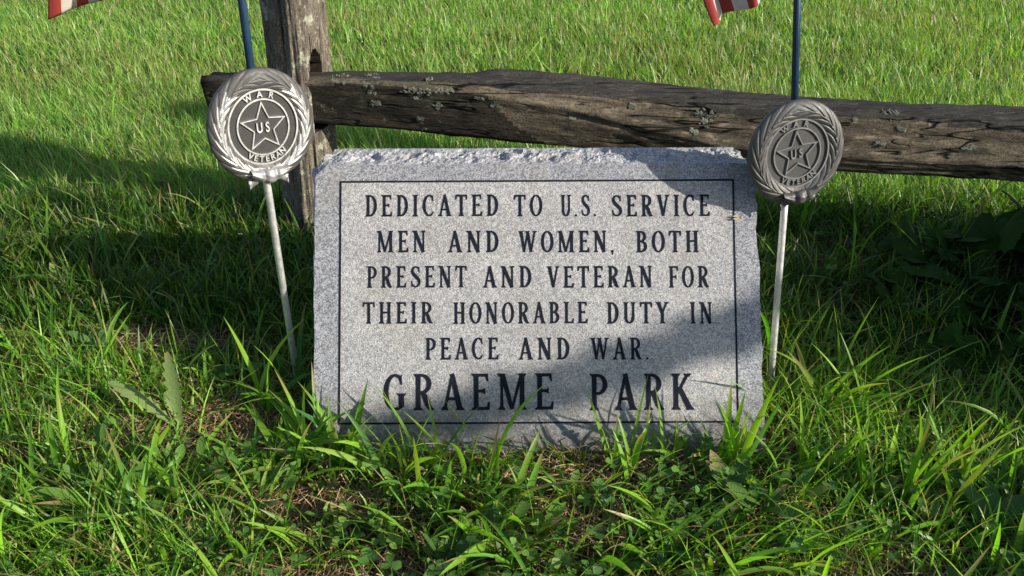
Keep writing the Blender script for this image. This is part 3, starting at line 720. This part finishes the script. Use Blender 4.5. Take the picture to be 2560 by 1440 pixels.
def scatter(n, x0, x1, y0, y1, grow=None):
    y = rng.uniform(y0, y1, n); hw = (x1 if grow is None else grow(y))
    x = rng.uniform(-1, 1, n) * hw if grow is not None else rng.uniform(x0, x1, n)
    return x, y
# soil patches where the turf is thin
BARE = [(-.42, .885, .23, .10), (-.30, .745, .17, .055), (.14, .80, .18, .03), (.06, .70, .13, .035), (.62, 1.43, .26, .13), (-.75, 1.32, .16, .05), (-.60, 1.12, .25, .05), (-.15, .62, .16, .05), (.62, 1.25, .2, .1), (.42, .60, .12, .05)]
def bare(x, y):
    r = np.zeros_like(x)
    wx, wy = x + .10 * (fbm(x * 9, y * 9, 77) - .5), y + .06 * (fbm(x * 9, y * 9, 79) - .5)
    for cx, cy, a, b_ in BARE: r = np.maximum(r, 1 - np.hypot((wx - cx) / a, (wy - cy) / b_) ** 2)
    return r.clip(0, 1)
parts = []
# mown lawn behind the fence
def lawn(n, y0, y1, hw, hgt, wd, lev, tan):
    x, y = scatter(n, 0, 0, y0, y1, grow=hw); ok = ~blocked(x, y); x, y = x[ok], y[ok]; n = len(x)
    pat = fbm(x * 2.2, y * 2.2, 101); pat2 = fbm(x * 6, y * 6, 103)
    tuft = fbm(x * 11, y * 11, 107)
    ln = hgt * (.55 + .9 * rng.random(n)) * (.65 + .7 * tuft) * (1 + .35 * (pat - .5))
    lng = rng.random(n) < .02; ln[lng] *= 1.7
    c = greens(n, (.30, .16, .32, .16, .06), .2, tan); c[:, 2] += .018; c *= (.72 + .52 * pat2 + .28 * fbm(x * .9, y * .9, 131))[:, None]
    pale = rng.random(n) < .012; c[pale] = np.array([.62, .62, .42]) * rng.uniform(.7, 1, (pale.sum(), 1))  # scattered near-white blades paint the sun glints on the lawn
    dry = ((pat - .50) * 5).clip(0, 1) * (rng.random(n) < .5); c = c * (1 - .6 * dry[:, None]) + np.array([.26, .24, .09]) * .6 * dry[:, None]
    base = np.stack([x, y, gz(x, y) - .003], -1)
    a0 = 2.2 + 2.2 * (fbm(x * 4, y * 4, 109) - .5) + rng.normal(0, 1.5, n)
    return ribbons(base, a0, rng.uniform(.05, .75, n), rng.uniform(.1, 1.1, n), ln, wd * (.6 + .8 * rng.random(n)), rng.uniform(-.8, .8, n), c, lev)
parts.append(lawn(84000, 1.62, 2.5, lambda y: .75 * y + .35, .054, .0028, 4, .06))
parts.append(lawn(105000, 2.5, 4.7, lambda y: .72 * y + .5, .050, .0036, 3, .07))
parts.append(lawn(42000, 4.7, 11, lambda y: .8 * y + 1.5, .065, .010, 3, .08))
obj('grass', raw_mesh('grass_lawn', *merge(parts)[:2], mat=M_GRASS, col=merge(parts)[2]), label='bright mown lawn behind the fence', kind='stuff')

def turf(n, hw, y0, y1, hgt, wd, lev, keep, tan=.05, p=(.3, .25, .2, .1, .15), fold=0.0):
    x, y = scatter(n, 0, 0, y0, y1, grow=hw); ok = ~blocked(x, y) & (rng.random(n) < keep(x, y)); x, y = x[ok], y[ok]; n = len(x)
    tuft = fbm(x * 9, y * 9, 113)
    ln = hgt * (.45 + 1.0 * rng.random(n) ** 1.4) * (.6 + .8 * tuft)
    c = greens(n, p, .2, tan)
    c = c * np.where(y < 1.08, 1.18, 1.0)[:, None] * (1 - .34 * np.clip((y - 1.05) / .15, 0, 1) * np.clip((1.75 - y) / .15, 0, 1))[:, None]  # shaded strip behind the stone and sunlit front put into the blade colours
    base = np.stack([x, y, gz(x, y) - .004], -1)
    az = rng.uniform(0, 6.283, n)
    ins = (np.abs(x - OX) < .34) & (y < .86); az[ins] = rng.normal(-1.57, 1.0, ins.sum())
    tl = rng.uniform(.0, .75, n)
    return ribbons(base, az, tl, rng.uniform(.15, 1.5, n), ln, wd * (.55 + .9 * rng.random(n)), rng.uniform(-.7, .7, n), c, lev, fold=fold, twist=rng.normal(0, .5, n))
hwn = lambda y: .80 * y + .22
parts = [turf(38000, hwn, 1.12, 1.66, .070, .0034, 5, lambda x, y: 1 - .75 * bare(x, y), .03, (.15, .35, .1, .05, .35)),  # darker green mix stands in for shade here
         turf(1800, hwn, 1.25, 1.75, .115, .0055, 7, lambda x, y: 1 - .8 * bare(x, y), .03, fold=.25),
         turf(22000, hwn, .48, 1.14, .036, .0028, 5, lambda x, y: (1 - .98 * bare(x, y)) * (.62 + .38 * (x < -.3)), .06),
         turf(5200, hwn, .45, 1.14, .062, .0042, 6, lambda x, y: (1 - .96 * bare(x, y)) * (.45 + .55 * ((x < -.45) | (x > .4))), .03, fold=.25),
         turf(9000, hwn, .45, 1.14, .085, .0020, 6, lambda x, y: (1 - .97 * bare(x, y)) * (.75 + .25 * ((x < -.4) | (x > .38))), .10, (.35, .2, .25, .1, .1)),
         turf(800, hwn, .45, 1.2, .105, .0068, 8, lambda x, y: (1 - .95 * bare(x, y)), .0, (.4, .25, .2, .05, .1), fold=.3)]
v_, f_, c_ = merge(parts)
obj('grass', raw_mesh('grass_uncut', v_, f_, mat=M_GRASS, col=c_), label='uncut green grass round the stone and under the fence rail', kind='stuff')
# dry thatch
def straw(n, y0, y1, keep, hw=hwn):
    x, y = scatter(n, 0, 0, y0, y1, grow=hw); ok = ~blocked(x, y) & (rng.random(n) < keep(x, y)); x, y = x[ok], y[ok]; n = len(x)
    c = np.array([.42, .29, .165]) * (.35 + 1.0 * rng.random((n, 1))) * (1 + .1 * rng.standard_normal((n, 3))); c[rng.random(n) < .3] *= .5
    base = np.stack([x, y, gz(x, y) + rng.uniform(0, .012, n)], -1)
    return ribbons(base, rng.uniform(0, 6.283, n), rng.uniform(1.2, 1.68, n), rng.normal(.05, .35, n), rng.uniform(.012, .05, n), rng.uniform(.0006, .0014, n), rng.uniform(-1, 1, n), c.clip(.01, .8), 4, 'straw')
v_, f_, c_ = merge([straw(70000, .45, 1.15, lambda x, y: .25 + .75 * bare(x, y)), straw(26000, 1.1, 1.7, lambda x, y: .25 + .75 * bare(x, y))])
obj('dry_thatch', raw_mesh('dry_thatch', v_, f_, mat=M_STRAW, col=c_), label='dead straw thatch lying on the soil', kind='stuff')
# broadleaf ground cover: small oval leaf rosettes and clover
WG = np.array([(.085, .190, .034), (.125, .235, .042), (.070, .150, .038)])
def rosettes(n, y0, y1, keep, size, k0, k1):
    x, y = scatter(n, 0, 0, y0, y1, grow=hwn); ok = ~blocked(x, y) & (rng.random(n) < keep(x, y)); x, y = x[ok], y[ok]
    B, AZ, TL, BD, LN, WD, CL = [], [], [], [], [], [], []
    for xx, yy in zip(x, y):
        kk = rng.integers(k0, k1); a0 = rng.uniform(0, 6.28); cb = WG[rng.integers(3)] * rng.uniform(.8, 1.25); sz = size * rng.uniform(.6, 1.35)
        for q in range(kk):
            B.append((xx, yy, float(gz(xx, yy)) + .004)); AZ.append(a0 + q * 2.4 + rng.normal(0, .2)); TL.append(rng.uniform(.35, 1.0)); BD.append(rng.uniform(.2, 1.0))
            LN.append(sz * rng.uniform(.6, 1.2)); WD.append(sz * rng.uniform(.24, .40)); CL.append(cb * rng.uniform(.85, 1.15))
    n2 = len(B); A = np.array
    return ribbons(A(B), A(AZ), A(TL), A(BD), A(LN), A(WD), rng.normal(0, .35, n2), A(CL), 8, 'leaf', fold=.28)
def clover(n, y0, y1, keep):
    x, y = scatter(n, 0, 0, y0, y1, grow=hwn); ok = ~blocked(x, y) & (rng.random(n) < keep(x, y)); x, y = x[ok], y[ok]; n = len(x)
    h = rng.uniform(.018, .05, n); top = np.stack([x, y, gz(x, y) + h], -1); out = []; c = WG[rng.integers(0, 3, n)] * rng.uniform(.8, 1.3, (n, 1)); a0 = rng.uniform(0, 6.28, n); sz = rng.uniform(.006, .013, n)
    for q in range(3): out.append(ribbons(top, a0 + q * 2.094, rng.uniform(1.0, 1.6, n), rng.uniform(-.3, .4, n), sz, sz * .95, rng.normal(0, .3, n), c, 6, 'round', fold=.2))
    base = top.copy(); base[:, 2] -= h
    out.append(ribbons(base, a0, np.zeros(n), np.zeros(n), h, np.full(n, .0012), np.zeros(n), c, 3, 'straw'))
    return merge(out)
kf = lambda x, y: np.where(x > -.25, .9, .4) * (1 - .35 * bare(x, y))
v_, f_, c_ = merge([rosettes(300, .46, .82, kf, .030, 4, 8), rosettes(34, .46, .80, lambda x, y: (x > -.2) * .9, .046, 4, 7), rosettes(120, .8, 1.5, lambda x, y: np.where(np.abs(x) > .35, .5, 0), .04, 3, 6),
                    clover(420, .46, .83, kf), clover(350, .8, 1.5, lambda x, y: .5 + 0 * x)])
obj('ground_cover', raw_mesh('ground_cover', v_, f_, mat=M_WEED, col=c_), label='low clover and oval leaved weeds among the grass', kind='stuff')

# individual grass tufts and plants
def tuft(label, u, v, nb, l0, l1, wd, az_mu=None, az_sd=9, tl=(.05, .8), bd=(.2, 1.3), seed=0, spread=.02, name='grass_tuft', p=(.35, .1, .4, .1, .05)):
    g0 = at_z(u, v, 0); o0 = np.array([g0[0], g0[1], float(gz(g0[0], g0[1]))])
    base = np.stack([rng.normal(0, spread, nb), rng.normal(0, spread * .6, nb), np.full(nb, -.004)], -1)
    base[:, 1] = np.minimum(base[:, 1], .835 - o0[1]) if (abs(o0[0] - OX) < .33 and o0[1] < .85) else base[:, 1]
    az = rng.uniform(0, 6.283, nb) if az_mu is None else rng.normal(az_mu, az_sd, nb)
    v2, f2, c2 = ribbons(base, az, rng.uniform(*tl, nb), rng.uniform(*bd, nb), rng.uniform(l0, l1, nb), 1.25 * wd * rng.uniform(.55, 1.25, nb), rng.normal(0, .45, nb), greens(nb, p, .15), 10, fold=.3, twist=rng.normal(0, .5, nb))
    return obj(name, raw_mesh(name, v2, f2, mat=M_GRASS, col=c2), label=label, cat='grass tuft', group='broad bladed grass tufts', loc=o0)
tuft('bushy broad bladed grass tuft at the front left corner of the stone', 815, 1130, 62, .06, .150, .0080, spread=.034)
tuft('low spreading grass tuft just left of the stone corner tuft', 700, 1160, 22, .06, .11, .008, 3.0, .9, (.5, 1.1), spread=.02)
tuft('upright grass tuft rising before the letters G and R', 1010, 1180, 15, .07, .14, .0075, spread=.03, tl=(.0, .5), bd=(.1, .8))
tuft('tall thin grass tuft in front of the first E of the bottom line', 1170, 1210, 15, .07, .15, .007, spread=.035, tl=(.0, .45), bd=(.1, .9))
tuft('sprawling long bladed tuft below the middle of the stone', 1230, 1330, 15, .09, .16, .0085, spread=.03, tl=(.3, .9))
tuft('grass tuft before the word PARK', 1560, 1180, 15, .06, .13, .0065, spread=.03, tl=(.0, .55), bd=(.1, .9))
tuft('dense bright grass tuft at the lower right of the stone', 1760, 1130, 34, .04, .09, .0065, spread=.04)
tuft('single stemmed grass tuft standing by the right corner of the groove', 1830, 1180, 8, .10, .17, .0075, spread=.012, tl=(.0, .3), bd=(.0, .5))
tuft('lit upright grass tuft to the right of the stone base', 2010, 1210, 18, .07, .13, .007, spread=.035, tl=(.0, .5), bd=(.1, .8))
tuft('tall sunlit grass tuft in the lower right with folded blades', 2260, 1270, 16, .11, .20, .0062, spread=.03, tl=(.0, .45), bd=(.1, .7))
tuft('tall grass tuft at the right edge in front of the vine', 2430, 1250, 18, .10, .18, .0050, spread=.04, tl=(.0, .5), bd=(.1, .8))
tuft('arching grass tuft in the shade right of the marker rod', 2080, 1020, 22, .10, .18, .006, spread=.04, tl=(.1, .6), bd=(.3, 1.2))
tuft('long bladed tuft in the middle of the bottom edge', 1640, 1390, 14, .07, .13, .0060, spread=.03)
tuft('grass tuft in the bottom left corner', 120, 1330, 30, .08, .16, .0055, spread=.04)
tuft('grass tuft left of the bare soil patch', 330, 1250, 22, .06, .12, .008, spread=.035, tl=(.3, 1.0))
tuft('dark tall grass tuft between the marker rod and the stone', 735, 1000, 20, .08, .17, .0075, spread=.03, tl=(.1, .8))
tuft('tall pale grass tuft just behind the fence rail', 1370, 195, 30, .10, .19, .006, spread=.09, tl=(.1, .6), bd=(.1, .7))

# dandelion with toothed leaves
def toothed(n):
    k = np.linspace(0, 1, n); wv = (.16 + .84 * np.sin(np.pi * k ** 1.6) ** .8); sw = .55 + .45 * ((k * 9) % 1); wv *= sw; wv[0] = .12; wv[-1] = .03; return wv
dl = at_z(460, 1085, 0); dl[2] = float(gz(dl[0], dl[1])) + .004
spec = [(1.62, .05, .12, .130, .028), (2.75, .98, .35, .135, .030), (3.5, 1.35, .15, .070, .022), (5.2, 1.2, .3, .055, .022), (.35, 1.0, .5, .085, .018), (2.2, .8, .7, .075, .02), (-.4, 1.25, .3, .06, .02), (4.1, 1.3, .2, .05, .018)]
A = np.array(spec); nn_ = len(spec)
v_, f_, c_ = ribbons(np.zeros((nn_, 3)), A[:, 0], A[:, 1], A[:, 2], A[:, 3], A[:, 4], rng.normal(0, .3, nn_), np.array([(.20, .28, .10)] * nn_) * rng.uniform(.85, 1.15, (nn_, 1)), 46, toothed(46), fold=.22)
obj('dandelion', raw_mesh('dandelion', v_, f_, mat=M_WEED, col=c_), label='dandelion rosette with toothed grey green leaves on the bare soil left of the stone', cat='weed', loc=dl)
def spreadweed(label, u, v, nb, l, wd, seed):
    g0 = at_z(u, v, 0); g0[2] = float(gz(g0[0], g0[1])) + .004
    B, AZ, TL, BD, LN, WD = [], [], [], [], [], []
    for k in range(nb):
        a = rng.uniform(0, 6.28); rr = rng.uniform(0, .05)
        B.append((rr * math.cos(a), rr * math.sin(a) * .8, rng.uniform(.002, .02))); AZ.append(a + rng.normal(0, .6)); TL.append(rng.uniform(.5, 1.3)); BD.append(rng.uniform(.0, .7)); LN.append(l * rng.uniform(.5, 1.2)); WD.append(wd * rng.uniform(.7, 1.2))
    A_ = np.array; v2, f2, c2 = ribbons(A_(B), A_(AZ), A_(TL), A_(BD), A_(LN), A_(WD), rng.normal(0, .4, nb), np.array([(.085, .175, .030)] * nb) * rng.uniform(.8, 1.2, (nb, 1)), 9, 'leaf', fold=.25)
    obj('crabgrass', raw_mesh('crabgrass', v2, f2, mat=M_WEED, col=c2), label=label, cat='weed', group='sprawling crabgrass plants', loc=g0)
spreadweed('sprawling light green crabgrass on the straw below the dandelion', 450, 1215, 30, .05, .012, 1)
spreadweed('crabgrass plant at the lower left of the crabgrass below the dandelion', 270, 1280, 24, .055, .012, 2)
spreadweed('broad leaved crabgrass in the middle of the bottom edge', 1230, 1390, 30, .05, .016, 3)
spreadweed('pale sprawling crabgrass on bare straw at the left of the dandelion', 230, 1180, 22, .045, .011, 5)
spreadweed('pale crabgrass under the front left grass tuft of the stone', 640, 1260, 22, .045, .011, 6)
spreadweed('low leafy crabgrass at the lower right below the stone corner', 1900, 1300, 30, .045, .014, 4)

# wild grapevine sprawling in from the right
def vine_leaf(size, rot):
    nphi, V_, F_ = 44, [(0, 0, 0)], []
    for ringf in (.5, 1.0):
        for k in range(nphi):
            ph = 2 * math.pi * k / nphi; d = abs(((ph + math.pi) % (2 * math.pi)) - math.pi)
            lob = .62 + .20 * max(0, math.cos(2.5 * d)) + .22 * math.exp(-(d / .35) ** 2); lob *= (1 - .55 * math.exp(-((d - math.pi) / .28) ** 2))
            r = lob * ringf * (1 + (.05 * (1 if k % 2 else -1) if ringf == 1 else 0))
            z = -.22 * r * r + .05 * math.cos(5 * d) * r + (.04 * math.sin(3 * ph + rot) * r)
            V_.append((r * math.cos(ph) * size, r * math.sin(ph) * size, z * size))
    for k in range(nphi):
        k2 = (k + 1) % nphi; F_.append((0, 1 + k, 1 + k2, 1 + k2)); F_.append((1 + k, 1 + nphi + k, 1 + nphi + k2, 1 + k2))
    return np.array(V_), F_
vloc = np.array([1.05, .75, 0.0]); vines = thing('grapevine', 'dark leafy grapevine sprawling in the shade at the right edge', 'vine', vloc)
VV, FF, CC, bidx = [], [], [], 0; stems = MB()
def add_leaf(p, size, az, tilt):
    global bidx
    v2, f2 = vine_leaf(size, random.random() * 6)
    Mx = Matrix.Rotation(az, 3, 'Z') @ Matrix.Rotation(tilt, 3, 'Y') @ Matrix.Rotation(random.gauss(0, .35), 3, 'X')
    v2 = np.array([tuple(Mx @ Vector(q)) for q in v2]) + p
    VV.append(v2); FF.extend([tuple(i + bidx for i in (q if q[2] != q[3] else q[:3])) for q in f2]); bidx += len(v2)
    CC.append(np.tile(np.array([.032, .076, .013]) * random.uniform(.75, 1.35), (len(v2), 1)))
def canopy(n, fn, s0, s1):
    for k in range(n):
        p = np.array(fn()); g0 = float(gz(p[0], p[1])); p[2] += g0
        az = random.uniform(0, 6.28); add_leaf(p - vloc, random.uniform(s0, s1), az, random.uniform(-.2, .9))
        q = p - vloc; tube(stems, [q, q + np.array([-math.cos(az) * .03, -math.sin(az) * .03, -.03]), np.array([q[0] - math.cos(az) * .05, q[1] - math.sin(az) * .05, max(-.01, q[2] - .12)])], [.0011, .0013, .0016], 6)
def low():
    while True:
        x = random.uniform(.62, 1.15); y = random.uniform(.98, 1.42)
        if x > .60 + .55 * abs(y - 1.15): return (x, y, random.uniform(.02, .07) + max(0, x - .75) * .42 * random.random())
def unseen_mound2():
    a, r = random.uniform(0, 6.28), math.sqrt(random.random()); x, y = 1.16 + .30 * r * math.cos(a), 1.02 + .36 * r * math.sin(a)
    return (x, y, (.40 - .08 * (y - 1.0) / .36) * (1 - r ** 4) * random.uniform(.15, 1))
def unseen_mound():
    a, r = random.uniform(0, 6.28), math.sqrt(random.random()); x, y = 1.08 + .30 * r * math.cos(a), .50 + .30 * r * math.sin(a)
    return (x, y, .25 * (1 - r ** 3) * random.uniform(.3, 1))
canopy(170, low, .036, .066); canopy(170, unseen_mound, .035, .062); canopy(430, unseen_mound2, .035, .062)  # both mounds lie out of view, added to shade the ground on the right
me = raw_mesh('foliage', np.concatenate(VV), faces_any=FF, mat=M_VINE, col=np.concatenate(CC)); obj('foliage', me, vines)
obj('stems', stems.mesh('stems', M_STRAW), vines)
sm = NM('vine_stem'); bpy.data.meshes['stems'].materials.clear(); bpy.data.meshes['stems'].materials.append(sm.set(color=sm.ramp(sm.noise(sm.coord(), 90, 3), [(.3, (.05, .06, .02)), (.7, (.12, .10, .05))]), rough=.7))

# unseen shrub added between sun and stone, its leaf band shaped to cast shade
sloc = np.array([2.08, .28, 0.0]); shrub = thing('shrub', 'unseen leafy green shrub on bare stems, added beyond the right edge to cast shade', 'shrub', sloc)
B, n1, n2 = [], 4200, 900
for k in range(n1):
    y = rng.uniform(.24, .98); zt = .74 - .16 * max(0, y - .55) / .35; B.append((2.06 + rng.normal(0, .09), y, rng.uniform(.36, zt)))
for k in range(n2):
    y = rng.uniform(-.19, .24); zt = .970 - .27 * y; zb = zt - .045 + .02 * max(0, -y) / .19; B.append((2.06 + rng.normal(0, .04), y, rng.uniform(zb, zt)))
B = np.array(B); B[:, 2] += (B[:, 0] - 2.06) * .44; B[:, 1] -= (B[:, 0] - 2.06) * .46; nn_ = len(B)
sz = rng.uniform(.025, .045, nn_)
v_, f_, c_ = ribbons(B - sloc, rng.uniform(0, 6.28, nn_), rng.uniform(.4, 1.9, nn_), rng.normal(.2, .3, nn_), sz, sz * rng.uniform(.45, .65, nn_), rng.normal(0, .5, nn_), WG[rng.integers(0, 3, nn_)] * .7, 6, 'leaf', fold=.15)
obj('foliage', raw_mesh('added_shrub_foliage', v_, f_, mat=M_VINE, col=c_), shrub)
mb = MB()
for y0, y1, z1 in ((.2, -.14, .95), (.24, .0, .93), (.28, .18, .9), (.3, .35, .7), (.34, .55, .72), (.38, .8, .6)):
    tube(mb, [np.array(q) - sloc for q in ((2.08, y0, -.04), (2.09, y0 * .7 + y1 * .3, z1 * .4), (2.06, y1, z1 * .8), (2.05, y1, z1 - .02))], [.011, .009, .006, .003], 8)
sbm = NM('added_shrub_bark'); obj('stems', mb.mesh('added_shrub_stems', sbm.set(color=sbm.ramp(sbm.noise(sbm.coord((1, 1, .3)), 60, 4), [(.3, (.06, .045, .03)), (.7, (.15, .12, .09))]), rough=.8)), shrub)

# small insect resting beside the right border groove
ia, iq = face(1846, 545); ip0 = fpt(ia, iq, .0035)
bug = thing('insect', 'tiny orange brown insect resting on the right border of the stone', 'insect', ip0)
bm_ = NM('insect_body'); MBUG = bm_.set(color=bm_.ramp(bm_.noise(bm_.coord(), 500, 2), [(.3, (.20, .08, .02)), (.7, (.42, .20, .06))]), rough=.5)
mb = MB(); tube(mb, [FA * x for x in (-.0062, -.005, -.003, -.0012, .0, .0018, .003, .0042, .0052)], [.0003, .0012, .0019, .0013, .0010, .0018, .0017, .0013, .0003], 12)
bd_ = obj('body', mb.mesh('insect_body', MBUG), bug)
wm_ = NM('insect_wing'); MW = wm_.set(color=wm_.ramp(wm_.noise(wm_.coord(), 700, 2), [(.3, (.30, .25, .18)), (.7, (.5, .44, .34))]), rough=.3)
for sg in (-1, 1):
    mb = MB(); pts = []
    for k in range(14):
        t = 2 * math.pi * k / 14; l_ = FA * (-.0045 + .0045 * math.cos(t)) + FU * sg * (.0018 + .0013 * math.sin(t)) + NN * .0018; pts.append(l_)
    mb.add(pts + [p + NN * .00015 for p in pts], [tuple(range(14))[::-1], tuple(range(14, 28))] + [(k, (k + 1) % 14, 14 + (k + 1) % 14, 14 + k) for k in range(14)])
    obj('wing', mb.mesh('wing', MW, False), bug)
